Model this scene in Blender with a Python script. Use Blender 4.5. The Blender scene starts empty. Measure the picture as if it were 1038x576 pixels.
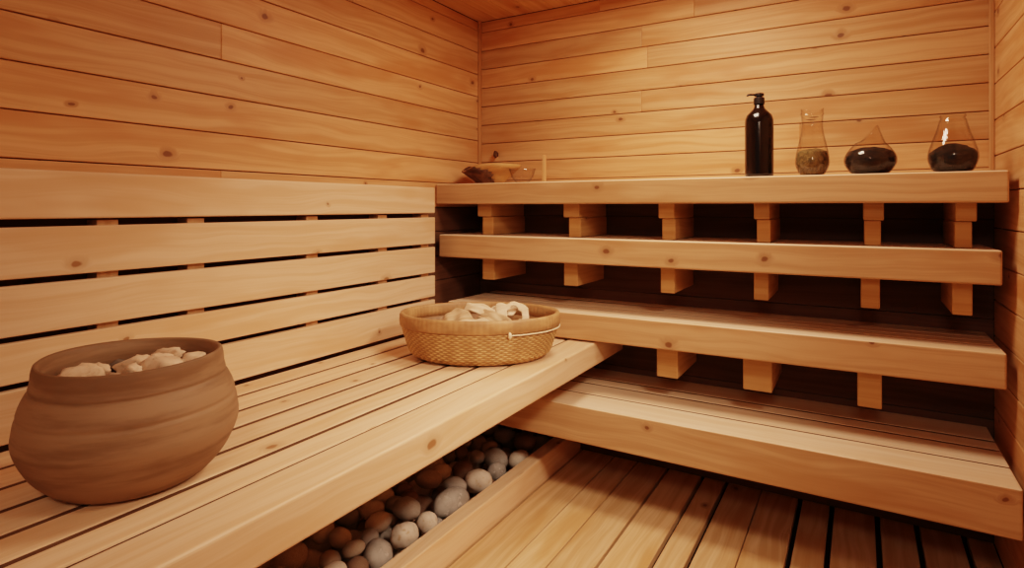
import bpy, bmesh, math, random
import numpy as np
from mathutils import Vector, Matrix, noise as mnoise

random.seed(7)
S = 2.4          # room unit -> metres (floor-plan drawn with the eye point as origin)
EYE = 1.15       # eye height in metres
FZ = -EYE / S    # floor level in room units
col = bpy.context.scene.collection
sc = bpy.context.scene

def W(x, y, z):
    return Vector((x * S, y * S, EYE + z * S))

# ------------------------------------------------------------------ materials
def new_mat(name):
    m = bpy.data.materials.new(name)
    m.use_nodes = True
    nt = m.node_tree
    for n in list(nt.nodes):
        nt.nodes.remove(n)
    out = nt.nodes.new('ShaderNodeOutputMaterial')
    b = nt.nodes.new('ShaderNodeBsdfPrincipled')
    nt.links.new(b.outputs[0], out.inputs[0])
    return m, nt, b

class G:
    """tiny node-graph helper"""
    def __init__(self, nt):
        self.nt = nt
    def n(self, t, **kw):
        nd = self.nt.nodes.new(t)
        for k, v in kw.items():
            setattr(nd, k, v)
        return nd
    def link(self, a, b):
        self.nt.links.new(a, b)
    def put(self, sock, v):
        if hasattr(v, 'is_output'):
            self.link(v, sock)
        else:
            sock.default_value = v
    def math(self, op, a, b=0.0, c=0.0, clamp=False):
        nd = self.n('ShaderNodeMath', operation=op)
        nd.use_clamp = clamp
        self.put(nd.inputs[0], a); self.put(nd.inputs[1], b); self.put(nd.inputs[2], c)
        return nd.outputs[0]
    def vmul(self, a, b):
        nd = self.n('ShaderNodeVectorMath', operation='MULTIPLY')
        self.put(nd.inputs[0], a); self.put(nd.inputs[1], b)
        return nd.outputs[0]
    def vadd(self, a, b):
        nd = self.n('ShaderNodeVectorMath', operation='ADD')
        self.put(nd.inputs[0], a); self.put(nd.inputs[1], b)
        return nd.outputs[0]
    def noise(self, vec, scale, detail=3, rough=0.55, dist=0.0):
        nd = self.n('ShaderNodeTexNoise')
        self.link(vec, nd.inputs['Vector'])
        nd.inputs['Scale'].default_value = scale
        nd.inputs['Detail'].default_value = detail
        nd.inputs['Roughness'].default_value = rough
        nd.inputs['Distortion'].default_value = dist
        return nd.outputs[0]
    def mix(self, f, a, b, mode='MIX'):
        nd = self.n('ShaderNodeMix', data_type='RGBA', blend_type=mode)
        self.put(nd.inputs[0], f); self.put(nd.inputs[6], a); self.put(nd.inputs[7], b)
        return nd.outputs[2]
    def smooth(self, v, lo, hi, a=0.0, b=1.0):
        nd = self.n('ShaderNodeMapRange', interpolation_type='SMOOTHSTEP')
        self.put(nd.inputs[0], v); self.put(nd.inputs[1], lo); self.put(nd.inputs[2], hi)
        self.put(nd.inputs[3], a); self.put(nd.inputs[4], b)
        return nd.outputs[0]

def c4(c):
    return (c[0], c[1], c[2], 1.0)

def wood_mat(name, light, dark, blotch, knot=(0.16, 0.055, 0.018), rough=0.55, active=0.80, kscale=5.0, tone=0.22, bump=0.05):
    m, nt, b = new_mat(name)
    g = G(nt)
    uv = g.n('ShaderNodeUVMap', uv_map='UVMap').outputs[0]
    # knots: sparse voronoi cells, warped a little so they are not perfect discs
    wob = g.n('ShaderNodeTexNoise'); g.link(uv, wob.inputs['Vector']); wob.inputs['Scale'].default_value = 22
    wv = g.vmul(wob.outputs[1], (0.022, 0.016, 0))
    kuv = g.vmul(g.vadd(uv, wv), (kscale * 0.85, kscale * 1.15, 1))
    vor = g.n('ShaderNodeTexVoronoi', voronoi_dimensions='2D')
    g.link(kuv, vor.inputs['Vector']); vor.inputs['Scale'].default_value = 1.0
    d = vor.outputs['Distance']
    sep = g.n('ShaderNodeSeparateColor'); g.link(vor.outputs['Color'], sep.inputs[0])
    on = g.math('GREATER_THAN', sep.outputs[0], active)
    rad = g.math('MULTIPLY_ADD', sep.outputs[1], 0.06, 0.022)
    core = g.smooth(d, g.math('MULTIPLY', rad, 0.55), rad, 1.0, 0.0)
    halo = g.smooth(d, rad, g.math('MULTIPLY', rad, 2.6), 1.0, 0.0)
    core = g.math('MULTIPLY', core, on)
    halo = g.math('MULTIPLY', halo, on)
    # grain streaks
    low = g.noise(g.vmul(uv, (1.0, 3.0, 1)), 1.6, 2)
    sepuv = g.n('ShaderNodeSeparateXYZ'); g.link(uv, sepuv.inputs[0])
    v2 = g.math('ADD', sepuv.outputs[1], g.math('MULTIPLY', low, 0.10))
    v2 = g.math('ADD', v2, g.math('MULTIPLY', halo, 0.022))
    cmb = g.n('ShaderNodeCombineXYZ'); g.link(sepuv.outputs[0], cmb.inputs[0]); g.link(v2, cmb.inputs[1])
    streak = g.noise(g.vmul(cmb.outputs[0], (0.9, 34, 1)), 1.0, 4, 0.6)
    fine = g.noise(g.vmul(cmb.outputs[0], (5, 190, 1)), 1.0, 2, 0.5)
    blot = g.noise(g.vmul(uv, (1.1, 5.0, 1)), 1.3, 3, 0.6)
    s = g.math('ADD', g.math('MULTIPLY', streak, 0.8), g.math('MULTIPLY', fine, 0.2))
    colr = g.mix(g.smooth(s, 0.38, 0.63), c4(light), c4(dark))
    colr = g.mix(g.math('MULTIPLY', g.smooth(blot, 0.47, 0.68), 0.8), colr, c4(blotch))
    colr = g.mix(g.math('MULTIPLY', halo, 0.55), colr, c4([0.55 * x + 0.45 * y for x, y in zip(dark, knot)]))
    colr = g.mix(g.math('MULTIPLY', core, 0.85), colr, c4(knot))
    at = g.n('ShaderNodeAttribute', attribute_name='tone')
    t = g.math('MULTIPLY_ADD', at.outputs['Fac'], tone, 1.0 - tone * 0.6)
    hsv = g.n('ShaderNodeHueSaturation'); g.link(colr, hsv.inputs['Color']); g.link(t, hsv.inputs['Value'])
    g.link(hsv.outputs[0], b.inputs['Base Color'])
    rr = g.math('MULTIPLY_ADD', s, 0.18, rough - 0.09)
    g.link(rr, b.inputs['Roughness'])
    b.inputs['Specular IOR Level'].default_value = 0.35
    bp = g.n('ShaderNodeBump'); bp.inputs['Strength'].default_value = bump * 4; bp.inputs['Distance'].default_value = 0.002
    g.link(s, bp.inputs['Height']); g.link(bp.outputs[0], b.inputs['Normal'])
    return m

def noisy_mat(name, c1, c2, scale=12, rough=0.7, stretch=(1, 1, 1), c3=None, bump=0.2, detail=4, spec=0.3, lo=0.35, hi=0.65):
    m, nt, b = new_mat(name)
    g = G(nt)
    tc = g.n('ShaderNodeTexCoord').outputs['Object']
    v = g.vmul(tc, stretch)
    f = g.noise(v, scale, detail, 0.6)
    colr = g.mix(g.smooth(f, lo, hi), c4(c1), c4(c2))
    if c3:
        f2 = g.noise(v, scale * 3.7, 3, 0.6)
        colr = g.mix(g.smooth(f2, 0.55, 0.7), colr, c4(c3))
    g.link(colr, b.inputs['Base Color'])
    b.inputs['Roughness'].default_value = rough
    b.inputs['Specular IOR Level'].default_value = spec
    if bump:
        bp = g.n('ShaderNodeBump'); bp.inputs['Strength'].default_value = bump; bp.inputs['Distance'].default_value = 0.004
        g.link(f, bp.inputs['Height']); g.link(bp.outputs[0], b.inputs['Normal'])
    return m

M = {}
M['wall'] = wood_mat('wall_pine', (0.70, 0.40, 0.195), (0.57, 0.29, 0.12), (0.50, 0.215, 0.075), knot=(0.17, 0.06, 0.02), active=0.60, kscale=5.0, tone=0.24)
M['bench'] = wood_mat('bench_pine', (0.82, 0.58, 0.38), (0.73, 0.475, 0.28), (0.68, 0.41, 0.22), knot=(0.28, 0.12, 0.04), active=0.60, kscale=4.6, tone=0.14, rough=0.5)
M['shaded_fascia'] = wood_mat('shaded_fascia_pine', (0.63, 0.385, 0.205), (0.51, 0.29, 0.14), (0.46, 0.235, 0.10), knot=(0.17, 0.06, 0.02), active=0.52, kscale=4.8, tone=0.12, rough=0.5)  # pine darkened to paint the shade on front faces
M['lit_deck'] = wood_mat('lit_deck_pine', (0.88, 0.67, 0.47), (0.80, 0.57, 0.37), (0.76, 0.51, 0.30), knot=(0.4, 0.2, 0.09), active=0.9, kscale=4.2, tone=0.10, rough=0.5)  # paler pine, overhead light painted into the top faces
M['floor'] = wood_mat('floor_pine', (0.72, 0.48, 0.27), (0.58, 0.35, 0.17), (0.52, 0.28, 0.11), knot=(0.2, 0.08, 0.025), active=0.82, kscale=3.5, tone=0.22, rough=0.5)
M['block'] = wood_mat('block_pine', (0.62, 0.37, 0.165), (0.50, 0.27, 0.105), (0.46, 0.235, 0.085), active=0.9, tone=0.2)
M['void_shade'] = wood_mat('void_shade_boards', (0.150, 0.072, 0.036), (0.10, 0.045, 0.022), (0.11, 0.048, 0.023), knot=(0.02, 0.008, 0.004), active=0.9, tone=0.3, rough=0.7)  # dark wood colour that paints the shade of the recesses
M['groove'] = noisy_mat('gap_shade_strip', (0.13, 0.062, 0.028), (0.08, 0.036, 0.016), 8, 0.85, bump=0)  # dark strip colour, paints shade into the gaps between slats
M['gap'] = noisy_mat('dark_gap', (0.020, 0.009, 0.004), (0.012, 0.005, 0.003), 6, 0.9, bump=0)

def glass_mat(name, tint):
    """thin blown glass: clear in the middle, denser and shinier towards the rim"""
    m = bpy.data.materials.new(name); m.use_nodes = True
    nt = m.node_tree
    for n in list(nt.nodes): nt.nodes.remove(n)
    g = G(nt)
    out = g.n('ShaderNodeOutputMaterial')
    lw = g.n('ShaderNodeLayerWeight'); lw.inputs['Blend'].default_value = 0.5
    edge = g.math('POWER', lw.outputs['Facing'], 4.0)
    tr = g.n('ShaderNodeBsdfTransparent')
    g.link(g.mix(edge, c4(tint), c4([t * 0.5 for t in tint])), tr.inputs[0])
    gl = g.n('ShaderNodeBsdfGlossy'); gl.inputs['Roughness'].default_value = 0.04
    f = g.math('MULTIPLY_ADD', edge, 0.25, 0.028)
    mx = g.n('ShaderNodeMixShader')
    g.link(f, mx.inputs[0]); g.link(tr.outputs[0], mx.inputs[1]); g.link(gl.outputs[0], mx.inputs[2])
    g.link(mx.outputs[0], out.inputs[0])
    return m
M['glass'] = glass_mat('clear_glass', (0.97, 0.95, 0.92))

def plain(name, c, rough=0.5, spec=0.5, metal=0.0, coat=0.0):
    m, nt, b = new_mat(name)
    g = G(nt)
    tc = g.n('ShaderNodeTexCoord').outputs['Object']
    f = g.noise(tc, 30, 3)
    colr = g.mix(f, c4([x * 0.85 for x in c]), c4([min(1, x * 1.15) for x in c]))
    g.link(colr, b.inputs['Base Color'])
    b.inputs['Roughness'].default_value = rough
    b.inputs['Specular IOR Level'].default_value = spec
    b.inputs['Metallic'].default_value = metal
    b.inputs['Coat Weight'].default_value = coat; b.inputs['Coat Roughness'].default_value = 0.1
    return m
M['bottle'] = plain('dark_bottle_glass', (0.006, 0.003, 0.002), 0.16, 0.4, coat=0.15)
M['pump'] = plain('black_pump_plastic', (0.010, 0.007, 0.006), 0.35, 0.5)
M['pot'] = noisy_mat('brown_turned_pot', (0.30, 0.185, 0.105), (0.195, 0.112, 0.058), 3.4, 0.62, (0.6, 0.6, 5.0), bump=0.1, detail=6, lo=0.42, hi=0.60)
def cane_mat(name, c1, c2, dark, stretch, scale, bump):
    m, nt, b = new_mat(name)
    g = G(nt)
    tc = g.n('ShaderNodeTexCoord').outputs['Object']
    f = g.noise(g.vmul(tc, stretch), scale, 4, 0.6)
    colr = g.mix(g.smooth(f, 0.35, 0.65), c4(c1), c4(c2))
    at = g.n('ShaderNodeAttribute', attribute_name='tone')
    colr = g.mix(g.smooth(at.outputs['Fac'], 0.0, 0.75, 0.8, 0.0), colr, c4(dark))  # low tone mixes painted crevice shade into the cane
    g.link(colr, b.inputs['Base Color'])
    b.inputs['Roughness'].default_value = 0.55
    return m
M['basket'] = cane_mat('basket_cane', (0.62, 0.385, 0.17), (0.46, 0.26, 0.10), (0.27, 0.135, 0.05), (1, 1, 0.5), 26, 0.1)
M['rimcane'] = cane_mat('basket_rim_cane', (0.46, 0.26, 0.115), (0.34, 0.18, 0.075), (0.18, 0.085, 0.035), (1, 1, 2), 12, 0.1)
M['cord'] = plain('pale_cord', (0.80, 0.66, 0.45), 0.5)
M['palestone'] = noisy_mat('pale_stone', (0.72, 0.53, 0.37), (0.58, 0.40, 0.26), 14, 0.8, c3=(0.48, 0.32, 0.20), bump=0.3)
M['midstone'] = noisy_mat('brownish_stone', (0.42, 0.28, 0.18), (0.32, 0.21, 0.13), 14, 0.8, bump=0.3)
M['greystone'] = noisy_mat('dark_grey_stone', (0.16, 0.13, 0.10), (0.11, 0.09, 0.07), 14, 0.7, bump=0.2)
M['chip_tan'] = noisy_mat('tan_wood_chip', (0.58, 0.41, 0.26), (0.46, 0.30, 0.17), 9, 0.7, (1, 5, 1), bump=0.3)
M['chip'] = noisy_mat('pale_wood_chip', (0.74, 0.58, 0.41), (0.62, 0.45, 0.29), 9, 0.7, (1, 5, 1), bump=0.2)
M['peb_grey'] = noisy_mat('pebble_grey', (0.34, 0.315, 0.28), (0.24, 0.22, 0.195), 18, 0.75, c3=(0.42, 0.39, 0.35), bump=0.2)
M['peb_pale'] = noisy_mat('pebble_pale', (0.60, 0.53, 0.44), (0.48, 0.41, 0.33), 16, 0.75, c3=(0.42, 0.31, 0.2), bump=0.2)
M['peb_tan'] = noisy_mat('pebble_tan', (0.42, 0.35, 0.27), (0.31, 0.25, 0.185), 16, 0.75, c3=(0.46, 0.30, 0.17), bump=0.2)
M['peb_brown'] = noisy_mat('pebble_brown', (0.20, 0.13, 0.085), (0.14, 0.085, 0.055), 16, 0.7, c3=(0.26, 0.17, 0.11), bump=0.2)
M['soil'] = noisy_mat('dark_soil', (0.008, 0.005, 0.003), (0.022, 0.014, 0.008), 60, 0.8, bump=0.6)
M['moss'] = noisy_mat('dried_moss', (0.20, 0.13, 0.05), (0.09, 0.06, 0.022), 70, 0.85, c3=(0.34, 0.24, 0.11), bump=0.6)
M['bowlwood'] = noisy_mat('bowl_wood', (0.60, 0.33, 0.13), (0.45, 0.22, 0.08), 9, 0.55, (1, 1, 4), bump=0.15)
M['bark'] = noisy_mat('dark_bark', (0.07, 0.028, 0.014), (0.16, 0.07, 0.03), 28, 0.85, bump=0.6)
M['stick'] = wood_mat('pale_stick', (0.70, 0.43, 0.21), (0.60, 0.34, 0.15), (0.58, 0.3, 0.13), active=0.99)

# ------------------------------------------------------------------ builders
def link_mesh(name, bm, mats, parent=None, smooth=False):
    me = bpy.data.meshes.new(name)
    bmesh.ops.recalc_face_normals(bm, faces=bm.faces[:])
    bm.to_mesh(me); bm.free()
    for m in (mats if isinstance(mats, (list, tuple)) else [mats]):
        me.materials.append(m)
    if smooth:
        for p in me.polygons:
            p.use_smooth = True
    o = bpy.data.objects.new(name, me)
    col.objects.link(o)
    if parent is not None:
        o.parent = parent
        o.matrix_parent_inverse = Matrix.Translation(-parent.location)
    return o

def tag(o, label=None, cat=None, group=None, kind=None):
    if label: o['label'] = label
    if cat: o['category'] = cat
    if group: o['group'] = group
    if kind: o['kind'] = kind
    return o

def thing(name, loc, label, cat, group=None):
    o = bpy.data.objects.new(name, None)
    o.empty_display_size = 0.05
    col.objects.link(o)
    o.location = loc
    return tag(o, label, cat, group)

def new_wood_bm():
    bm = bmesh.new()
    bm.loops.layers.uv.new('UVMap')
    bm.loops.layers.float_color.new('tone')
    return bm

def board(bm, lo, hi, axis, bev=0.003, seg=2, skew=None, mat=0, top_mat=None):
    """one bevelled plank; lo/hi in room units, axis = grain axis; skew=(y_left, y_right) shifts in metres"""
    a, b = W(*lo), W(*hi)
    a, b = Vector([min(p, q) for p, q in zip(a, b)]), Vector([max(p, q) for p, q in zip(a, b)])
    t = bmesh.new()
    vs = [t.verts.new((x, y, z)) for x in (a.x, b.x) for y in (a.y, b.y) for z in (a.z, b.z)]
    idx = [(0, 1, 3, 2), (4, 6, 7, 5), (0, 4, 5, 1), (2, 3, 7, 6), (0, 2, 6, 4), (1, 5, 7, 3)]
    for f in idx:
        t.faces.new([vs[i] for i in f])
    bmesh.ops.recalc_face_normals(t, faces=t.faces[:])
    if bev:
        bmesh.ops.bevel(t, geom=t.edges[:], offset=bev, segments=seg, profile=0.5, affect='EDGES')
    uvl = bm.loops.layers.uv['UVMap']; tl = bm.loops.layers.float_color['tone']
    ou, ov, tone = random.uniform(0, 40), random.uniform(0, 40), random.random()
    vmap = {}
    L = b.x - a.x if axis == 0 else 1
    for v in t.verts:
        co = v.co.copy()
        if skew:
            k = (co.x - a.x) / L
            co.y += skew[0] * (1 - k) + skew[1] * k
        vmap[v] = bm.verts.new(co)
    others = [i for i in range(3) if i != axis]
    for f in t.faces:
        try:
            nf = bm.faces.new([vmap[v] for v in f.verts])
        except ValueError:
            continue
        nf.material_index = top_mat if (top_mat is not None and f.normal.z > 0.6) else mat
        nf.smooth = False
        n = f.normal
        dom = max(range(3), key=lambda i: abs(n[i]))
        for lp, v in zip(nf.loops, f.verts):
            p = v.co
            if dom == axis:
                uv = (p[others[0]] * 0.4 + ou + 3, p[others[1]] + ov)
            else:
                o = others[0] if others[1] == dom else others[1]
                uv = (p[axis] + ou, p[o] + ov + (0.37 if dom == 2 else 0))
            lp[uvl].uv = uv
            lp[tl] = (tone, tone, tone, 1)
    t.free()

def lathe(bm, prof, cx, cy, seg=64, sx=1.0, sy=1.0, rot=0.0, fn=None, mat=None, close=False):
    """prof: list of (radius, z) metres; fn(ang, r, z, i)->(r, z) lets a profile vary round the axis"""
    rings = []
    for i, (r, z) in enumerate(prof):
        if r <= 1e-6:
            rings.append([bm.verts.new((cx, cy, z))]); continue
        ring = []
        for k in range(seg):
            a = 2 * math.pi * k / seg
            rr, zz = fn(a, r, z, i) if fn else (r, z)
            x, y = rr * sx * math.cos(a), rr * sy * math.sin(a)
            ring.append(bm.verts.new((cx + x * math.cos(rot) - y * math.sin(rot), cy + x * math.sin(rot) + y * math.cos(rot), zz)))
        rings.append(ring)
    for i in range(len(rings) - 1):
        A, B = rings[i], rings[i + 1]
        for k in range(seg):
            k2 = (k + 1) % seg
            if len(A) == 1 and len(B) == 1: continue
            if len(A) == 1: f = bm.faces.new((A[0], B[k2], B[k]))
            elif len(B) == 1: f = bm.faces.new((A[k], A[k2], B[0]))
            else: f = bm.faces.new((A[k], A[k2], B[k2], B[k]))
            if mat is not None: f.material_index = mat(i) if callable(mat) else mat
    return rings

def spline(pts, n=8):
    """Catmull-Rom through 2-D points"""
    out = []
    P = [pts[0]] + list(pts) + [pts[-1]]
    for i in range(1, len(P) - 2):
        p0, p1, p2, p3 = [np.array(q, float) for q in P[i - 1:i + 3]]
        for k in range(n):
            t = k / n
            out.append(tuple(0.5 * ((2 * p1) + (-p0 + p2) * t + (2 * p0 - 5 * p1 + 4 * p2 - p3) * t * t + (-p0 + 3 * p1 - 3 * p2 + p3) * t ** 3)))
    out.append(tuple(pts[-1]))
    return [(max(r, 0.0), z) for r, z in out]

def tube(bm, pts, rad, seg=8, closed=False):
    pts = [Vector(p) for p in pts]
    n = len(pts); rings = []
    for i, p in enumerate(pts):
        d = (pts[(i + 1) % n] - pts[i - 1]) if closed else (pts[min(i + 1, n - 1)] - pts[max(i - 1, 0)])
        d.normalize()
        up = Vector((0, 0, 1)) if abs(d.z) < 0.9 else Vector((1, 0, 0))
        s = d.cross(up).normalized(); u = s.cross(d)
        rings.append([bm.verts.new(p + (s * math.cos(2 * math.pi * k / seg) + u * math.sin(2 * math.pi * k / seg)) * rad) for k in range(seg)])
    for i in range(n if closed else n - 1):
        A, B = rings[i], rings[(i + 1) % n]
        for k in range(seg):
            bm.faces.new((A[k], A[(k + 1) % seg], B[(k + 1) % seg], B[k]))
    if not closed:
        bm.faces.new(rings[0]); bm.faces.new(rings[-1])

def stone_mesh(bm, seed, axes, amp=0.12, freq=1.3, sub=3, flat=0.0):
    bmesh.ops.create_icosphere(bm, subdivisions=sub, radius=1.0)
    off = Vector((seed * 3.17, seed * 1.71, seed * 2.33))
    for v in bm.verts:
        d = v.co.normalized()
        k = 1 + amp * mnoise.noise(d * freq + off) + amp * 0.4 * mnoise.noise(d * freq * 2.3 + off)
        c = d * k
        v.co = Vector((c.x * axes[0], c.y * axes[1], c.z * axes[2]))

# ------------------------------------------------------------------ the room
XL, XR, YB, YF, ZC = -0.715, 0.164, 1.066, -0.55, 0.4035
TH = 0.012

def structure(name, bm, mats):
    return tag(link_mesh(name, bm, mats), kind='structure')

# left wall: horizontal boards
bm = new_wood_bm()
z = FZ; k0 = math.floor((FZ) / 0.048)
for k in range(k0, 12):
    lo, hi = max(FZ, k * 0.048), min(ZC, (k + 1) * 0.048)
    if hi - lo < 0.002: continue
    cuts = [YF] + ([random.uniform(YF + .3, YB - .25)] if random.random() < .4 else []) + [YB]
    for a, b in zip(cuts[:-1], cuts[1:]):
        board(bm, (XL - TH, a, lo + 0.0006), (XL, b, hi - 0.0006), 1, bev=0.003, mat=2 if hi < 0.01 else 0)  # lower boards carry painted shade for the gaps behind the backrest
board(bm, (XL - TH - 0.02, YF, FZ - .035), (XL - TH + 0.002, YB + .02, ZC), 1, bev=0, mat=1)
structure('wall_left', bm, [M['wall'], M['gap'], M['void_shade']])

# back wall: pine above the shelf, below it boards darkened to paint the shade under the shelves
bm = new_wood_bm()
zs = [0.0445 + 0.0118]
z = 0.0968
while z < ZC:
    zs.append(z); z += 0.0405
zs.append(ZC)
for lo, hi in zip(zs[:-1], zs[1:]):
    if hi - lo < 0.002: continue
    cuts = [XL] + ([random.uniform(XL + .2, XR - .2)] if random.random() < .6 else []) + [XR]
    for a, b in zip(cuts[:-1], cuts[1:]):
        board(bm, (a, YB, lo + 0.0006), (b, YB + TH, hi - 0.0006), 0, bev=0.003)
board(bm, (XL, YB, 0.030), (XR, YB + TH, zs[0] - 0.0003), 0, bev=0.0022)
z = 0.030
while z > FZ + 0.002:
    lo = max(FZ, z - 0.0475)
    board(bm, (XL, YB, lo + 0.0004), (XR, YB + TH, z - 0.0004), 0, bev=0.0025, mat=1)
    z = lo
board(bm, (XL - .03, YB + TH - 0.002, FZ - .035), (XR + .02, YB + TH + 0.02, ZC), 0, bev=0, mat=2)
structure('wall_back', bm, [M['wall'], M['void_shade'], M['gap']])

# right wall
bm = new_wood_bm()
z = 0.1235 - 0.051 * 12
while z < ZC:
    lo, hi = max(FZ, z), min(ZC, z + 0.051)
    if hi - lo > 0.002:
        board(bm, (XR, YF, lo + 0.0006), (XR + TH, YB, hi - 0.0006), 1, bev=0.003)
    z += 0.051
board(bm, (XR + TH - 0.002, YF, FZ - .035), (XR + TH + 0.02, YB + .02, ZC), 1, bev=0, mat=1)
structure('wall_right', bm, [M['wall'], M['gap']])

# ceiling: boards running front to back
bm = new_wood_bm()
x = XL
while x < XR - 0.001:
    hi = min(XR, x + 0.045)
    board(bm, (x + 0.0003, YF, ZC), (hi - 0.0003, YB, ZC + TH), 1, bev=0.0022)
    x = hi
board(bm, (XL - .03, YF, ZC + TH - 0.002), (XR + .03, YB + .03, ZC + TH + 0.02), 1, bev=0, mat=1)
structure('ceiling', bm, [M['wall'], M['gap']])

# corner trims
bm = new_wood_bm()
board(bm, (XL, YB - 0.008, 0.0452), (XL + 0.006, YB, ZC), 2, bev=0.003)
structure('trim_1', bm, M['wall'])
bm = new_wood_bm()
board(bm, (XR - 0.006, YB - 0.006, 0.0452), (XR, YB, ZC), 2, bev=0.003)
structure('trim_2', bm, M['wall'])

# floor: slatted boards over a dark base
bm = new_wood_bm()
gx = [(-0.715, .001), (-0.655, .003), (-0.595, .003), (-0.535, .003), (-0.472, .003), (-0.406, .0022), (-0.3595, .0022), (-0.302, .004), (-0.240, .006), (-0.199, .006),
      (-0.143, .0014), (-0.084, .007), (-0.0385, .007), (0.0229, .007), (0.073, .007), (0.130, .007), (XR, .001)]
for (x0, g0), (x1, g1) in zip(gx[:-1], gx[1:]):
    board(bm, (x0 + g0 / 2, YF, FZ - 0.012), (x1 - g1 / 2, YB + .006, FZ - 0.0001), 1, bev=0.003)
board(bm, (XL - .03, YF, FZ - 0.035), (XR + .03, YB + .03, FZ - 0.022), 1, bev=0, mat=1)
structure('floor', bm, [M['floor'], M['gap']])

# ------------------------------------------------------------------ tiers along the back wall
def xu(u, y):
    t = (u - 519) / 594.0
    return y * (-0.5105 + 0.8599 * t) / (0.8599 + 0.5105 * t)

def tier(name, label, cat, x0, x1, y0, top, bot, slats, skew=None, slat_th=0.012, fb=0.021, wood='lit_deck', shade_strips=False):
    root = thing(name, W((x0 + x1) / 2, (y0 + YB) / 2, bot), label, cat)
    bm = new_wood_bm()
    sk = (skew[0] * S, skew[1] * S) if skew else None
    board(bm, (x0, y0, bot), (x1, y0 + fb, top), 0, bev=0.006, seg=3, skew=sk, top_mat=1)  # light top and darker front: lighting painted by face direction
    link_mesh('front_board', bm, [M['shaded_fascia'], M[wood]], root)
    bm = new_wood_bm()
    for i, (a, b) in enumerate(slats):
        board(bm, (x0, a, top - slat_th), (x1, b, top - 0.0006), 0, bev=0.003, skew=sk if i < len(slats) - 1 else None)
    if shade_strips:  # near-flush dark strips painting shade between the slats
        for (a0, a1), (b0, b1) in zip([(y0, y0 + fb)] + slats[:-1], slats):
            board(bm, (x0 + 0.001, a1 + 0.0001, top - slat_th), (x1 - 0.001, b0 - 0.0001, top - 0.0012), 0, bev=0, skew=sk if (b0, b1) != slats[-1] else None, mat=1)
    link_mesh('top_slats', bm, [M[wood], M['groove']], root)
    return root

def block(root, xa, xb, ya, zb, zt, cap=None, notch=False):
    """a joist end: optional wider cap piece on top"""
    bm = new_wood_bm()
    board(bm, (xa, ya, zb), (xb, YB - 0.0005, zt if not cap else cap[2]), 1, bev=0.004)
    o = link_mesh('support_block', bm, M['block'], root)
    if cap:
        bm = new_wood_bm()
        board(bm, (cap[0], ya - 0.004, cap[2] + 0.0004), (cap[1], YB - 0.0005, zt), 1, bev=0.004)
        link_mesh('block_cap', bm, M['block'], o).matrix_parent_inverse = Matrix.Identity(4)
        bpy.context.view_layer.update()
    if notch:
        bm = new_wood_bm()
        board(bm, (xa - 0.006, ya + 0.002, zt - 0.018), (xa + 0.001, ya + 0.05, zt), 1, bev=0.004)
        link_mesh('block_cap', bm, M['block'], o)
    return o

# top shelf
Y1 = 0.909
shelf1 = tier('wall_shelf', 'pale pine top shelf along the back wall, holding the bottle and glass vases', 'shelf',
              XL + 0.002, 0.1545, Y1, 0.0445, 0.0055, [(0.931, 0.974), (0.977, 1.019), (1.022, YB - 0.001)])
yb = 0.942
for (c0, c1, l0, l1) in [(485.2, 499.2, 489, 500), (572, 588, 576.5, 588.5), (668, 684, 671, 684.5), (764.4, 780.5, 767, 781), (875, 896, 876, 893), (968, 990, 967.5, 985.5)]:
    block(shelf1, xu(l0, yb), xu(l1, yb), yb, -0.0527, 0.0320, cap=(xu(c0, yb), xu(c1, yb), -0.0185))
# second shelf
shelf2 = tier('wall_shelf', 'second narrow pine shelf down the back wall, empty, between top shelf and upper bench', 'shelf',
              -0.70, 0.1495, 0.91, -0.0530, -0.0960, [(0.932, 0.974), (0.977, 1.019), (1.022, YB - 0.001)], skew=(-0.008, 0.008))
for i, (a, b) in enumerate([(489, 501), (571.5, 585.5), (669.5, 684), (764, 779), (872.5, 892), (965, 986)]):
    block(shelf2, xu(a, yb), xu(b, yb), yb, -0.139, -0.0660, notch=(i in (0, 1)))
# upper bench
bench3 = tier('sauna_bench', 'upper pine bench along the back wall with thin seat slats, just under the two shelves', 'bench',
              -0.672, 0.1535, 0.905, -0.178, -0.2225, [(0.9286, 0.9535), (0.9572, 0.9805), (0.9842, 1.0075), (1.0112, 1.0345), (1.0382, YB - 0.001)], skew=(-0.012, 0.012), shade_strips=True)
for (a, b) in [(665.5, 687), (753, 782.5), (869, 894)]:
    block(bench3, xu(a, 0.94), xu(b, 0.94), 0.94, -0.2752, -0.1905)
# lower bench
bench4 = tier('sauna_bench', 'lowest pine bench along the back wall, its deep front board just above the floor', 'bench',
              -0.640, 0.1555, 0.845, -0.313, -0.3705, [(0.9135, 0.9650), (0.9705, 1.0000), (1.0055, YB - 0.001)], shade_strips=True, fb=0.0635)
bm = new_wood_bm()
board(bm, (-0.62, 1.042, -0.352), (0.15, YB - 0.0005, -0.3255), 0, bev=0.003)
link_mesh('support_beam', bm, M['void_shade'], bench4)

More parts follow.
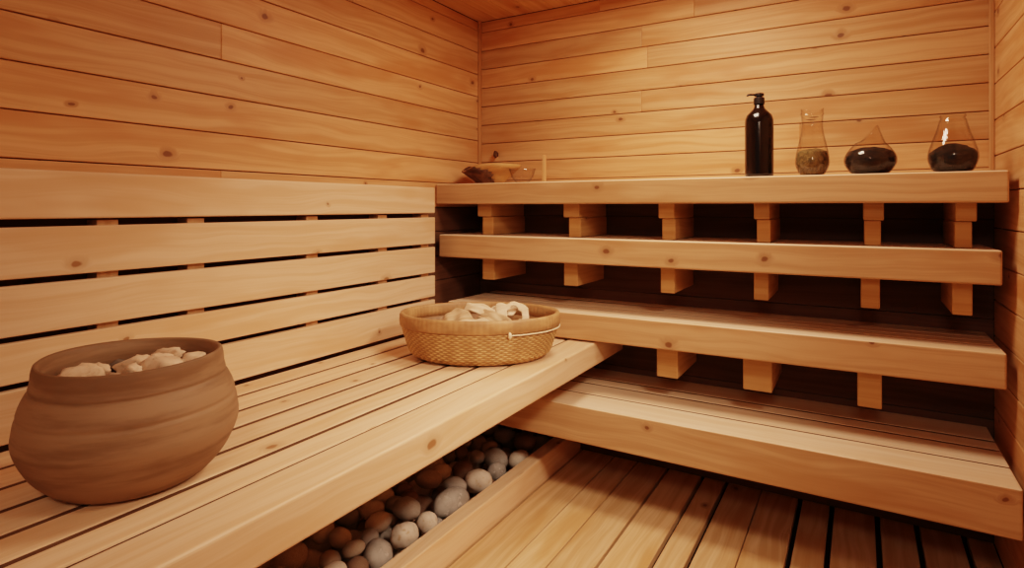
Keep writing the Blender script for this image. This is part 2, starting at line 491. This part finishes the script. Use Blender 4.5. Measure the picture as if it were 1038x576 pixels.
# ------------------------------------------------------------------ left bench and its backrest
BX, BZ = -0.3775, -0.2255
root = thing('sauna_bench', W(-0.53, 0.4, FZ), 'long pine bench along the left wall carrying the brown pot and the basket', 'bench')
bm = new_wood_bm()
board(bm, (-0.4275, YF + .05, -0.264), (BX, 1.04, BZ), 1, bev=0.007, seg=3)
link_mesh('front_board', bm, M['bench'], root)
bm = new_wood_bm()
xs = [-0.4275, -0.466, -0.507, -0.550, -0.594, -0.640, -0.685]
for a, b in zip(xs[:-1], xs[1:]):
    board(bm, (b + 0.0029, YF + .05, BZ - 0.013), (a - (0.0029 if a != xs[0] else 0.0045), 1.04, BZ - 0.0008), 1, bev=0.004)
for b in xs[:-1]:  # dark strips as painted shade in the seat gaps
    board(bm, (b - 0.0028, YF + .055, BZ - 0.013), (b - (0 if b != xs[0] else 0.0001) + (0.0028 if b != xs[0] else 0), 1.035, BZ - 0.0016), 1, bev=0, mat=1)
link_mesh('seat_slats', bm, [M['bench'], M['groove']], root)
for y in (-0.2, 0.2, 0.62, 1.0):
    bm = new_wood_bm()
    board(bm, (-0.685, y, -0.262), (-0.4285, y + 0.03, BZ - 0.0135), 0, bev=0.003)
    link_mesh('cross_beam', bm, M['block'], root)
for y in (-0.2, 0.2):
    bm = new_wood_bm()
    board(bm, (-0.685, y, FZ), (-0.668, y + 0.03, -0.2625), 2, bev=0.003)
    link_mesh('leg', bm, M['block'], root)
bm = new_wood_bm()
board(bm, (-0.685, 0.79, FZ), (-0.668, 0.82, -0.2625), 2, bev=0.003)
link_mesh('leg', bm, M['block'], root)

root = thing('backrest', W(-0.69, 0.4, BZ), 'five-board slatted pine backrest standing behind the left bench', 'backrest')
bm = new_wood_bm()
BF = -0.683
for lo, hi in [(-0.0115, 0.0365), (-0.0680, -0.0192), (-0.1220, -0.0745), (-0.1665, -0.1280), (-0.2215, -0.1727)]:
    top = hi > 0.03
    board(bm, (BF - (0.026 if top else 0.009), YF + .05, lo), (BF, 0.869, hi), 1, bev=0.005 if top else 0.003, seg=3)
link_mesh('backrest_slats', bm, M['bench'], root)
for y in (-0.1, 0.12, 0.308, 0.405, 0.580, 0.728, 0.84):
    bm = new_wood_bm()
    board(bm, (XL + 0.0005, y, -0.2240), (BF - 0.0092, y + 0.021, -0.0135), 2, bev=0.002)
    link_mesh('post', bm, M['shaded_fascia'], root)

# ------------------------------------------------------------------ stone trough under the left bench
RX0, RX1, RZ = -0.497, -0.472, -0.4334
bm = new_wood_bm()
board(bm, (RX0, YF + .05, FZ + 0.0003), (RX1, 1.06, RZ), 1, bev=0.005, seg=3)
tag(link_mesh('edging_board', bm, M['bench']), 'pale pine edging board on the floor holding back the river stones', 'edging board')

zfl = EYE + FZ * S
HERO = [  # x, y (room units), centre height, half-axes, heading, kind, label
    (-0.516, 0.693, 0.112, (0.075, 0.045, 0.046), 1.25, 'grey', 'long grey river stone, the largest against the edging board'),
    (-0.520, 0.770, 0.108, (0.054, 0.047, 0.045), 0.4, 'pale', 'pale grey round river stone behind the long grey stone at the edging board'),
    (-0.518, 0.594, 0.108, (0.045, 0.040, 0.038), 1.0, 'pale', 'pale cream river stone at the edging board, nearer than the long grey stone'),
    (-0.5145, 0.636, 0.104, (0.037, 0.034, 0.036), 0.2, 'pale', 'small pale pointed river stone touching the near end of the long grey stone'),
    (-0.519, 0.545, 0.104, (0.050, 0.044, 0.042), 2.2, 'grey', 'grey round river stone at the edging board, nearest the front of the trough'),
    (-0.517, 0.822, 0.100, (0.038, 0.035, 0.034), 0.9, 'grey', 'small grey river stone at the edging board just behind the pale round one'),
]
def base_pile():
    P = []
    for (x, y, h, ax, hd, kn_, lab) in HERO:
        r = max(ax[1], ax[2]) if ax[0] < 0.06 else 0.055
        P.append((x * S, y * S, zfl + h, r))
        P.append((x * S, y * S, zfl + (h - ax[2]) / 2, (h - ax[2]) / 2))
    return P
def settle(n, x0, x1, y0, y1, zfl, rmin, rmax, seed, zmax):
    """loose pile: stones dropped one at a time into the trough, each to the lowest free spot"""
    rng = np.random.default_rng(seed)
    P = base_pile(); k0 = len(P)
    for i in range(n):
        r = rng.uniform(rmin, rmax) if rng.random() > .3 else rng.uniform(rmin * 0.65, rmin)
        best = None
        for _ in range(40):
            x, y = rng.uniform(x0 + r, x1 - r), rng.uniform(y0 + r, y1 - r)
            z = zfl + r
            for _k in range(4):
                for (px, py, pz_, pr) in P:
                    d2 = (x - px) ** 2 + (y - py) ** 2
                    R = r + pr
                    if d2 < R * R and abs(z - pz_) < math.sqrt(R * R - d2) - 1e-6:
                        z = pz_ + math.sqrt(R * R - d2)
            if best is None or z < best[2]:
                best = (x, y, z, r)
        if best[2] + r < zmax:
            P.append(best)
    return P[k0:] + [p for p in P[:k0][1::2]]
pile = settle(190, -0.668 * S, (RX0 - 0.001) * S, 0.36 * S, 1.03 * S, zfl + 0.001, 0.040, 0.068, 5, zfl + 0.195)
kinds = [('grey', M['peb_grey']), ('pale', M['peb_pale']), ('tan', M['peb_tan']), ('brown', M['peb_brown'])]
klabel = {'grey': 'grey rounded river stone in the heap behind the row along the edging board',
          'pale': 'pale cream rounded river stone in the heap behind the row along the edging board',
          'tan': 'tan rounded river stone in the heap behind the row along the edging board',
          'brown': 'dark brown rounded river stone in the heap behind the row along the edging board'}
protos = []
for i in range(6):
    bm = bmesh.new(); stone_mesh(bm, i + 1, (1.06, 0.95, 0.92), amp=0.10)
    me = bpy.data.meshes.new('river_stone'); bm.to_mesh(me); bm.free()
    for p in me.polygons: p.use_smooth = True
    protos.append(me)
stone_meshes = {}
rng = random.Random(3)
for (x, y, z, r) in pile:
    kn, km = rng.choices(kinds, weights=[3.2, 3.0, 2.4, 1.8])[0]
    pi = rng.randrange(6)
    if (pi, kn) not in stone_meshes:
        me = protos[pi].copy(); me.materials.append(km); stone_meshes[(pi, kn)] = me
    o = bpy.data.objects.new('river_stone', stone_meshes[(pi, kn)])
    col.objects.link(o)
    o.location = (x, y, z); o.scale = (r * 1.03, r * 0.92, r * rng.uniform(0.8, 0.92))
    o.rotation_euler = (rng.uniform(-.3, .3), rng.uniform(-.3, .3), rng.uniform(0, 6.28))
    tag(o, klabel[kn], 'stone', kn + ' river stones in the trough')

for n_, (x, y, h, ax, hd, kn, lab) in enumerate(HERO):
    bm = bmesh.new(); stone_mesh(bm, 20 + n_, ax, amp=0.14, freq=1.1)
    o = link_mesh('river_stone', bm, dict(kinds)[kn], smooth=True)
    o.location = (x * S, y * S, zfl + h); o.rotation_euler = (0.1, -0.1, hd)
    tag(o, lab, 'stone', 'river stones along the edging board')

# ------------------------------------------------------------------ brown pot and its stones
PX, PY = -0.5265, 0.262
pc = W(PX, PY, BZ)
zb = pc.z + 0.001
prof_out = [(0.0, 0.0), (0.115, 0.0), (0.140, 0.006), (0.178, 0.045), (0.200, 0.095), (0.1995, 0.128), (0.190, 0.168), (0.1775, 0.196), (0.1725, 0.212), (0.1705, 0.230), (0.168, 0.241)]
prof_in = [(0.164, 0.244), (0.158, 0.240), (0.156, 0.225), (0.158, 0.205), (0.168, 0.185), (0.168, 0.172), (0.0, 0.172)]
bm = bmesh.new()
prof = [(0, zb)] + [(r, zb + z) for r, z in spline(prof_out[1:], 14)] + [(r, zb + z) for r, z in prof_in]
def potfn(a, r, z, i):
    h = z - zb
    k = 1 + 0.006 * math.sin(2 * a + 1) + 0.0015 * math.sin(h * 90)
    if r > 0.165:
        for hg in (0.196, 0.150): k -= 0.014 * math.exp(-((h - hg) / 0.0035) ** 2)
    return r * k * 0.955, z + 0.002 * math.sin(a * 2 + .5) * (h / 0.24)
lathe(bm, prof, pc.x, pc.y, 96, fn=potfn)
tag(link_mesh('round_pot', bm, M['pot'], smooth=True), 'large squat round brown pot filled with pale stones, on the left bench', 'pot')

def loose(name, loc, axes, rot, seed, mat, label, cat, amp=0.16, freq=1.5, group=None):
    bm = bmesh.new(); stone_mesh(bm, seed, axes, amp, freq)
    o = link_mesh(name, bm, mat, smooth=True)
    o.location = loc; o.rotation_euler = rot
    return tag(o, label, cat, group)

pz = zb + 0.172
RZ0 = math.radians(30.7)
def view_off(a, b):
    """offset a metres to the right and b metres away, in the direction the room is looked at"""
    return Vector((math.cos(RZ0) * a - math.sin(RZ0) * b, math.sin(RZ0) * a + math.cos(RZ0) * b, 0))
pcz = Vector((pc.x, pc.y, pz))
POT = [  # right, away, height of centre, half-axes, heading, seed, material, label
    (-0.100, -0.005, 0.030, (0.050, 0.034, 0.026), 0.25, 1, 'palestone', 'pale rounded stone at the left side inside the brown pot'),
    (0.018, 0.085, 0.052, (0.045, 0.020, 0.017), -0.25, 2, 'palestone', 'long finger-shaped pale stone lying on top at the back of the brown pot'),
    (-0.010, 0.030, 0.038, (0.046, 0.036, 0.030), 0.1, 3, 'palestone', 'pale stone in the middle of the brown pot, beside the dark grey stone'),
    (0.062, 0.000, 0.040, (0.052, 0.040, 0.032), -0.15, 4, 'palestone', 'largest pale stone, right of the middle in the brown pot'),
    (0.082, 0.075, 0.036, (0.036, 0.026, 0.026), 0.3, 5, 'palestone', 'small pale stone behind the largest stone in the brown pot'),
    (0.110, 0.030, 0.030, (0.033, 0.028, 0.027), 0.6, 6, 'palestone', 'pale stone at the far right side inside the brown pot'),
    (-0.062, 0.055, 0.034, (0.036, 0.022, 0.018), -0.1, 7, 'greystone', 'dark grey flat stone among the pale stones in the brown pot'),
    (-0.012, -0.042, 0.034, (0.030, 0.014, 0.015), -0.05, 8, 'midstone', 'short brownish cylindrical stone at the front middle of the brown pot'),
    (-0.068, -0.052, 0.026, (0.022, 0.020, 0.018), 0.4, 9, 'palestone', 'tiny round pale stone at the front left in the brown pot'),
    (-0.030, -0.088, 0.022, (0.040, 0.020, 0.020), 0.0, 10, 'palestone', 'flat pale stone against the front wall of the brown pot'),
    (0.045, -0.082, 0.022, (0.038, 0.024, 0.020), 0.1, 12, 'palestone', 'pale stone at the front right inside the brown pot'),
    (-0.075, 0.015, 0.036, (0.034, 0.018, 0.016), -0.5, 14, 'palestone', 'narrow pale stone lying across the left stone in the brown pot'),
    (0.030, 0.045, 0.050, (0.028, 0.018, 0.016), 0.8, 15, 'palestone', 'small pale stone between the long stone and the largest stone in the pot'),
    (0.010, -0.020, 0.046, (0.026, 0.020, 0.016), -0.6, 16, 'palestone', 'small pale stone just behind the brownish cylindrical stone in the pot'),
    (-0.045, 0.105, 0.018, (0.035, 0.026, 0.018), 0.1, 13, 'palestone', 'low pale stone at the back left inside the brown pot'),
]
for a, b, h, ax, hd, sd, mt, lab in POT:
    loose('pale_stone' if mt == 'palestone' else 'stone', pcz + view_off(a, b) + Vector((0, 0, h - 0.004)), tuple(0.88 * q for q in ax), (0.1 * math.sin(sd * 2.1), 0.12 * math.cos(sd * 1.3), RZ0 + hd), sd, M[mt], lab, 'stone', amp=0.42, freq=1.7)

# ------------------------------------------------------------------ oval basket
KX, KY = -0.497, 0.742
kc = W(KX, KY, BZ)
kb = kc.z + 0.001
rot = math.radians(30.7)
RXm, RYm = 0.285, 0.205
root = thing('woven_basket', (kc.x, kc.y, kc.z), 'oval woven cane basket with banded rim holding pale wood pieces on the left bench', 'basket')
SEG = 448; NST = 56
NROW, SUBR = 15, 4
def set_crevice_shade(o, fn):  # writes crevice shade into the colour attribute
    me = o.data
    at = me.attributes.new('tone', 'FLOAT_COLOR', 'POINT')
    for v in me.vertices:
        t = fn(v.co); at.data[v.index].color = (t, t, t, 1)
def ell(coo):
    dx, dy = coo.x - kc.x, coo.y - kc.y
    lx, ly = dx * math.cos(rot) + dy * math.sin(rot), -dx * math.sin(rot) + dy * math.cos(rot)
    return math.atan2(ly / RYm, lx / RXm), math.hypot(lx / RXm, ly / RYm)
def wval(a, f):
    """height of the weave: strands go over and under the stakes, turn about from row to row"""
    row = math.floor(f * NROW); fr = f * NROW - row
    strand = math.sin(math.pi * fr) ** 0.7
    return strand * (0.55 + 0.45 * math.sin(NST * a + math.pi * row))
body = []
for i in range(NROW * SUBR + 1):
    t = i / (NROW * SUBR)
    body.append((0.845 + 0.145 * t ** 0.7 - 0.05 * max(0, 1 - t * 6), kb + 0.004 + t * 0.110))
inn = [(0.955, kb + 0.115), (0.94, kb + 0.10), (0.90, kb + 0.080), (0.86, kb + 0.072), (0.0, kb + 0.070)]
bm = bmesh.new()
def wv(a, r, z, i):
    if 2 <= i < 2 + len(body):
        return r + 0.016 * wval(a, min(0.9999, (i - 2) / (NROW * SUBR))), z
    return r, z
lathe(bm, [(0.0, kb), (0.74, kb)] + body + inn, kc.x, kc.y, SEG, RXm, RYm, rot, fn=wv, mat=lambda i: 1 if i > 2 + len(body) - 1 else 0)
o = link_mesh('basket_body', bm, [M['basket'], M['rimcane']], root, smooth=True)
set_crevice_shade(o, lambda c_: wval(ell(c_)[0], min(0.9999, max(0, (c_.z - kb - 0.004) / 0.110))))
# wide rim band, wrapped
bm = bmesh.new()
def band(a, r, z, i):
    return r * (1 + 0.005 * abs(math.sin(44 * a))), z
lathe(bm, [(0.985, kb + 0.116), (1.000, kb + 0.115), (1.016, kb + 0.119), (1.022, kb + 0.135), (1.018, kb + 0.154), (1.003, kb + 0.162), (0.972, kb + 0.162), (0.955, kb + 0.154), (0.950, kb + 0.135), (0.952, kb + 0.1155), (0.985, kb + 0.116)], kc.x, kc.y, SEG, RXm, RYm, rot, fn=band)
o = link_mesh('rim_band', bm, M['rimcane'], root, smooth=True)
set_crevice_shade(o, lambda c_: 0.55 + 0.45 * abs(math.sin(44 * ell(c_)[0])) ** 0.5)  # painted shade between the wraps of the rim
# cord round the foot of the band with a knot
def kpt(a, s, z):
    x, y = RXm * s * math.cos(a), RYm * s * math.sin(a)
    return (kc.x + x * math.cos(rot) - y * math.sin(rot), kc.y + x * math.sin(rot) + y * math.cos(rot), z)
bm = bmesh.new()
tube(bm, [kpt(math.radians(-68 + 100 * k / 40), 1.019, kb + 0.1115) for k in range(41)], 0.0022)
cd = link_mesh('cord', bm, M['cord'], root, smooth=True)
cd['label'] = 'pale cord under the rim band'
bm = bmesh.new()
bmesh.ops.create_icosphere(bm, subdivisions=2, radius=1)
kp = Vector(kpt(math.radians(-68), 1.025, kb + 0.112))
for v in bm.verts:
    v.co = Vector((v.co.x * 0.007, v.co.y * 0.006, v.co.z * 0.012)) + kp
kn = link_mesh('knot', bm, M['cord'], cd, smooth=True)
kn.matrix_parent_inverse = Matrix.Identity(4)

def chip(a, b, h, length, width, curl, rots, seed, label, hole=False, th=0.007, mat='chip'):
    """irregular curled sheet of wood"""
    bm = bmesh.new()
    nu, nv = 18, 10
    grid = []
    for i in range(nu + 1):
        u = i / nu - 0.5
        row = []
        wob = 1 + 0.35 * mnoise.noise(Vector((u * 3, seed, 0))) - 1.4 * u * u * (0.8 + 0.4 * math.sin(seed))
        for j in range(nv + 1):
            v = j / nv - 0.5
            ang = u * curl
            R = length / max(abs(curl), 0.05)
            x = R * math.sin(ang); z = R * (math.cos(ang) - 1) if curl > 0 else 0
            y = v * width * wob + 0.012 * mnoise.noise(Vector((u * 4, v * 2, seed)))
            z += 0.014 * mnoise.noise(Vector((u * 3 + seed, v * 3, 4)))
            row.append(bm.verts.new((x, y, z)))
        grid.append(row)
    for i in range(nu):
        for j in range(nv):
            if hole and ((i - 9.5) / 4.2) ** 2 + ((j - 5) / 2.3) ** 2 < 1: continue
            bm.faces.new((grid[i][j], grid[i + 1][j], grid[i + 1][j + 1], grid[i][j + 1]))
    for v in [v for v in bm.verts if not v.link_faces]: bm.verts.remove(v)
    o = link_mesh('wood_piece', bm, M[mat], smooth=True)
    o.location = Vector((kc.x, kc.y, kb)) + view_off(a, b) + Vector((0, 0, h - 0.020))
    o.rotation_euler = (rots[0], rots[1], RZ0 + rots[2])
    m = o.modifiers.new('thick', 'SOLIDIFY'); m.thickness = th; m.offset = 0
    m = o.modifiers.new('round', 'SUBSURF'); m.levels = 1; m.render_levels = 1
    return tag(o, label, 'wood piece')
chip(-0.085, 0.000, 0.138, 0.120, 0.15, 0.4, (0.42, -0.45, 0.25), 1, 'flat tan triangular wood piece leaning at the left of the basket pile', mat='chip_tan')
chip(0.010, 0.055, 0.175, 0.160, 0.055, 1.1, (0.50, 0.30, -0.25), 2, 'long arched pale wood piece on top of the basket pile')
chip(0.120, 0.040, 0.158, 0.125, 0.125, 0.6, (0.75, 0.05, 0.15), 3, 'pale wood piece with an oval hole at the right of the basket pile', hole=True)
chip(-0.005, -0.060, 0.145, 0.150, 0.075, 0.5, (0.20, 0.10, 0.10), 4, 'broad flat pale wood piece at the front of the basket pile')
chip(0.060, 0.000, 0.150, 0.150, 0.050, 0.8, (0.70, 0.35, -0.45), 5, 'narrow tan curled wood piece between the arched piece and the holed piece', mat='chip_tan')
chip(0.090, 0.095, 0.168, 0.110, 0.070, 0.5, (0.5, -0.25, 0.3), 7, 'pale wood piece at the back of the basket pile, behind the holed piece')
chip(0.020, 0.010, 0.100, 0.220, 0.17, 0.4, (0.0, 0.0, 0.2), 6, 'low tan wood piece under the others in the basket', mat='chip_tan')

# ------------------------------------------------------------------ things on the top shelf
ST = 0.0445
def sp(x, y):
    return W(x, y, ST)

# pump bottle
c = sp(-0.130, 0.945)
root = thing('pump_bottle', c, 'tall dark brown pump bottle on the top shelf, left of the glass vases', 'bottle')
z0 = c.z + 0.0005
prof = [(0, z0), (0.040, z0), (0.0470, z0 + 0.004), (0.0480, z0 + 0.012), (0.0480, z0 + 0.190), (0.0470, z0 + 0.207), (0.042, z0 + 0.223), (0.030, z0 + 0.236), (0.020, z0 + 0.246), (0.0165, z0 + 0.254), (0.016, z0 + 0.262), (0.0, z0 + 0.262)]
bm = bmesh.new(); lathe(bm, prof, c.x, c.y, 48)
link_mesh('bottle_body', bm, M['bottle'], root, smooth=True)
bm = bmesh.new()
lathe(bm, [(0, z0 + 0.2625), (0.0185, z0 + 0.2625), (0.0185, z0 + 0.284), (0.016, z0 + 0.287), (0.010, z0 + 0.288), (0.010, z0 + 0.291), (0.0165, z0 + 0.292), (0.0165, z0 + 0.300), (0.013, z0 + 0.302), (0, z0 + 0.302)], c.x, c.y, 32)
pm = link_mesh('pump_head', bm, M['pump'], root, smooth=False)
bm = bmesh.new()
dv = Vector((-0.8599, -0.5105, 0))
p0 = Vector((c.x, c.y, z0 + 0.297))
tube(bm, [p0 + dv * 0.005, p0 + dv * 0.03, p0 + dv * 0.040 - Vector((0, 0, .001)), p0 + dv * 0.043 - Vector((0, 0, .005))], 0.0036, 10)
nz = link_mesh('nozzle', bm, M['pump'], pm, smooth=True)
nz.matrix_parent_inverse = Matrix.Identity(4)

def vase(x, y, outer, label, rimfn=None, th=0.0022, name='glass_vase'):
    c = sp(x, y)
    z0 = c.z + 0.0005
    pr = spline(outer, 7)
    inner = [(max(r - th, 0), z + (th * 1.5 if z < 0.01 else 0)) for r, z in pr][::-1]
    inner = [q for q in inner if q[0] > 0.004] + [(0, 0.0045)]
    full = [(0, z0)] + [(r, z0 + z) for r, z in pr if r > 0.002] + [(r, z0 + z) for r, z in inner]
    bm = bmesh.new()
    lathe(bm, full, c.x, c.y, 56, fn=(lambda a, r, z, i: rimfn(a, r, z, z - z0)) if rimfn else None)
    return tag(link_mesh(name, bm, M['glass'], smooth=True), label, 'vase'), c, z0, pr

def filling(name, c, z0, pr, top, mat, label, cat, gap=0.0030, dome=0.012, seed=1):
    pts = [(r - gap, z) for r, z in pr if 0.004 < z < top and r - gap > 0.004]
    bm = bmesh.new()
    full = [(0, z0 + 0.0055), (pts[0][0] * .9, z0 + 0.0055)] + [(r, z0 + max(z, 0.006)) for r, z in pts]
    rt = pts[-1][0]
    for k in (0.85, 0.6, 0.3):
        full.append((rt * k, z0 + pts[-1][1] + dome * (1 - k * k)))
    full.append((0, z0 + pts[-1][1] + dome))
    n0 = 2 + len(pts)
    def f(a, r, z, i):
        nz_ = mnoise.noise(Vector((r * math.cos(a) * 90, r * math.sin(a) * 90, z * 90 + seed)))
        if i >= n0: return r, z + 0.004 * nz_
        return r * (1 - 0.02 * abs(nz_)), z
    lathe(bm, full, c.x, c.y, 48, fn=f)
    return tag(link_mesh(name, bm, mat, smooth=True), label, cat, kind='stuff')

o, c, z0, pr = vase(-0.059, 0.945, [(0.030, 0.0), (0.040, 0.008), (0.052, 0.035), (0.053, 0.060), (0.046, 0.100), (0.037, 0.140), (0.033, 0.170), (0.0335, 0.200), (0.0365, 0.207), (0.0345, 0.214), (0.0355, 0.226)],
    'tall narrow-necked clear glass vase half filled with brown dried moss', rimfn=lambda a, r, z, h: (r * (1 + (0.06 * math.sin(2 * a) if h > 0.19 else 0)), z + (0.006 * math.sin(2 * a + 1.1) if h > 0.2 else 0)))
filling('dried_moss', c, z0, pr, 0.085, M['moss'], 'brown and green dried moss inside the tall narrow glass vase', 'moss', seed=3)
def slant(a, r, z, h):
    # opening cut on a slant, high point away to the back right
    if h > 0.105: return r, z0s + 0.105 + (h - 0.105) * (1.0 + 0.75 * math.cos(a - 0.2))
    return r, z
z0s = sp(0, 0).z + 0.0005
o, c, z0, pr = vase(0.012, 0.945, [(0.040, 0.0), (0.056, 0.006), (0.074, 0.035), (0.074, 0.060), (0.060, 0.085), (0.043, 0.105), (0.030, 0.125), (0.022, 0.138)],
    'squat round clear glass vase with a slanted top, filled with dark soil', rimfn=slant)
filling('dark_soil', c, z0, pr, 0.078, M['soil'], 'dark soil inside the squat round glass vase', 'soil', dome=0.016, seed=8)
o, c, z0, pr = vase(0.1035, 0.945, [(0.038, 0.0), (0.052, 0.007), (0.064, 0.038), (0.064, 0.062), (0.055, 0.095), (0.043, 0.130), (0.036, 0.158), (0.032, 0.170), (0.0345, 0.175), (0.033, 0.179)],
    'tapered clear glass vase with dark soil, standing nearest the right wall')
filling('dark_soil', c, z0, pr, 0.066, M['soil'], 'dark heaped soil inside the tapered glass vase nearest the right wall', 'soil', dome=0.030, seed=5)

# rustic wooden bowl, left end of the shelf
c = sp(-0.632, 0.985)
z0 = c.z + 0.0005
def bowlfn(a, r, z, i):
    k = 1 + 0.05 * math.sin(3 * a + 1) + 0.03 * math.sin(7 * a)
    d = (a - math.radians(235) + math.pi) % (2 * math.pi) - math.pi
    dip = 0.45 * math.exp(-(d / 0.55) ** 2)
    h = z - z0
    if h > 0.03: h -= dip * (h - 0.02)
    return r * k, z0 + h
root = thing('wooden_bowl', c, 'rustic wooden bowl with dark bark, at the left end of the top shelf', 'bowl')
bm = bmesh.new()
lathe(bm, [(0, z0), (0.055, z0), (0.062, z0 + 0.015), (0.092, z0 + 0.042), (0.124, z0 + 0.074), (0.137, z0 + 0.088), (0.133, z0 + 0.094), (0.124, z0 + 0.090), (0.106, z0 + 0.074), (0.075, z0 + 0.045), (0.045, z0 + 0.02), (0, z0 + 0.016)], c.x, c.y, 72, fn=bowlfn, mat=lambda i: 1 if i >= 6 else 0)
link_mesh('bowl_body', bm, [M['bowlwood'], M['bark']], root, smooth=True)
bm = bmesh.new()
n = 40
ring = []
for i in range(9):
    t = i / 8
    row = []
    for k in range(15):
        a = math.radians(208 + 105 * k / 14 + 5 * math.sin(i * 1.7 + k))
        r = 0.058 + 0.074 * t
        zz = z0 + 0.002 + 0.086 * t
        rr, z2 = bowlfn(a, r, zz, 0)
        nn = mnoise.noise(Vector((a * 6, t * 5, 2)))
        rr += 0.006 + 0.004 * nn
        row.append(bm.verts.new((c.x + rr * math.cos(a), c.y + rr * math.sin(a), z2)))
    ring.append(row)
for i in range(8):
    for k in range(14):
        if k < 14 - int(8 * (i / 8) ** 1.5):
            bm.faces.new((ring[i][k], ring[i][k + 1], ring[i + 1][k + 1], ring[i + 1][k]))
for v in [v for v in bm.verts if not v.link_faces]: bm.verts.remove(v)
bk = link_mesh('bark', bm, M['bark'], root, smooth=True)
so = bk.modifiers.new('thick', 'SOLIDIFY'); so.thickness = 0.005; so.offset = 1

# clear dish and pale stick beside it
c = sp(-0.556, 0.975)
z0 = c.z + 0.0005
bm = bmesh.new()
pr = [(0.022, 0.0), (0.03, 0.004), (0.05, 0.03), (0.062, 0.068)]
full = [(0, z0)] + [(r, z0 + z) for r, z in pr] + [(r - .003, z0 + z + .001) for r, z in pr[::-1]] + [(0, z0 + .005)]
lathe(bm, full, c.x, c.y, 40)
tag(link_mesh('glass_dish', bm, M['glass'], smooth=True), 'small clear glass dish on the top shelf beside the wooden bowl', 'dish')
bm = new_wood_bm()
board(bm, (-0.529, 1.004, ST + 0.0002), (-0.522, 1.010, ST + 0.056), 2, bev=0.003)
tag(link_mesh('wooden_stick', bm, M['stick']), 'short pale wooden stick standing upright on the top shelf right of the bowl', 'stick')
# dark peg on the back wall
bm = bmesh.new()
p = W(-0.669, YB, 0.113)
lathe(bm, [(0, 0), (0.009, 0), (0.009, 0.012), (0.014, 0.016), (0.014, 0.024), (0.010, 0.028), (0, 0.029)], 0, 0, 20)
for v in bm.verts:
    v.co = Vector((v.co.x * .7 + p.x, p.y - v.co.z, v.co.y * 1.3 + p.z))
tag(link_mesh('wall_peg', bm, M['bark'], smooth=True), 'small dark peg on the back wall above the wooden bowl', 'peg')

# ------------------------------------------------------------------ camera, light, world
cam = bpy.data.cameras.new('camera')
co = bpy.data.objects.new('camera', cam); col.objects.link(co)
co.location = (0, 0, EYE)
co.rotation_euler = (math.radians(90), 0, math.radians(30.7))
cam.sensor_width = 36.0
cam.lens = 36.0 * 594 / 1038
cam.shift_y = -78 / 1038
cam.clip_start = 0.02
sc.camera = co

def area(name, loc, size, energy, color, rot=(0, 0, 0), sy=None):
    l = bpy.data.lights.new(name, 'AREA'); l.energy = energy; l.color = color
    l.shape = 'RECTANGLE'; l.size = size; l.size_y = sy or size
    o = bpy.data.objects.new(name, l); col.objects.link(o)
    o.location = loc; o.rotation_euler = rot
    return o
WARM = (1.0, 0.72, 0.535)
area('ceiling_lamp', W(-0.22, 0.76, ZC - 0.01), 0.40, 18, WARM)
def aim(p, q):
    return (Vector(q) - Vector(p)).to_track_quat('-Z', 'Y').to_euler()
lp = W(0.135, 0.42, 0.26)
wl = area('side_fill', lp, 0.28, 7, WARM, aim(lp, W(-0.52, 0.66, -0.46)))  # added fill, out of view, brightens the edging board and stones
wl.data.spread = math.radians(75)
area('front_fill', W(0.04, -0.30, ZC - 0.02), 0.45, 16, WARM)  # added fill light, unseen behind the eye point
w = bpy.data.worlds.new('warm_room'); sc.world = w; w.use_nodes = True
w.node_tree.nodes['Background'].inputs[0].default_value = (1.0, 0.84, 0.68, 1)
w.node_tree.nodes['Background'].inputs[1].default_value = 0.09
sc.view_settings.view_transform = 'Filmic'
sc.view_settings.look = 'Medium High Contrast'
sc.view_settings.exposure = 0.12
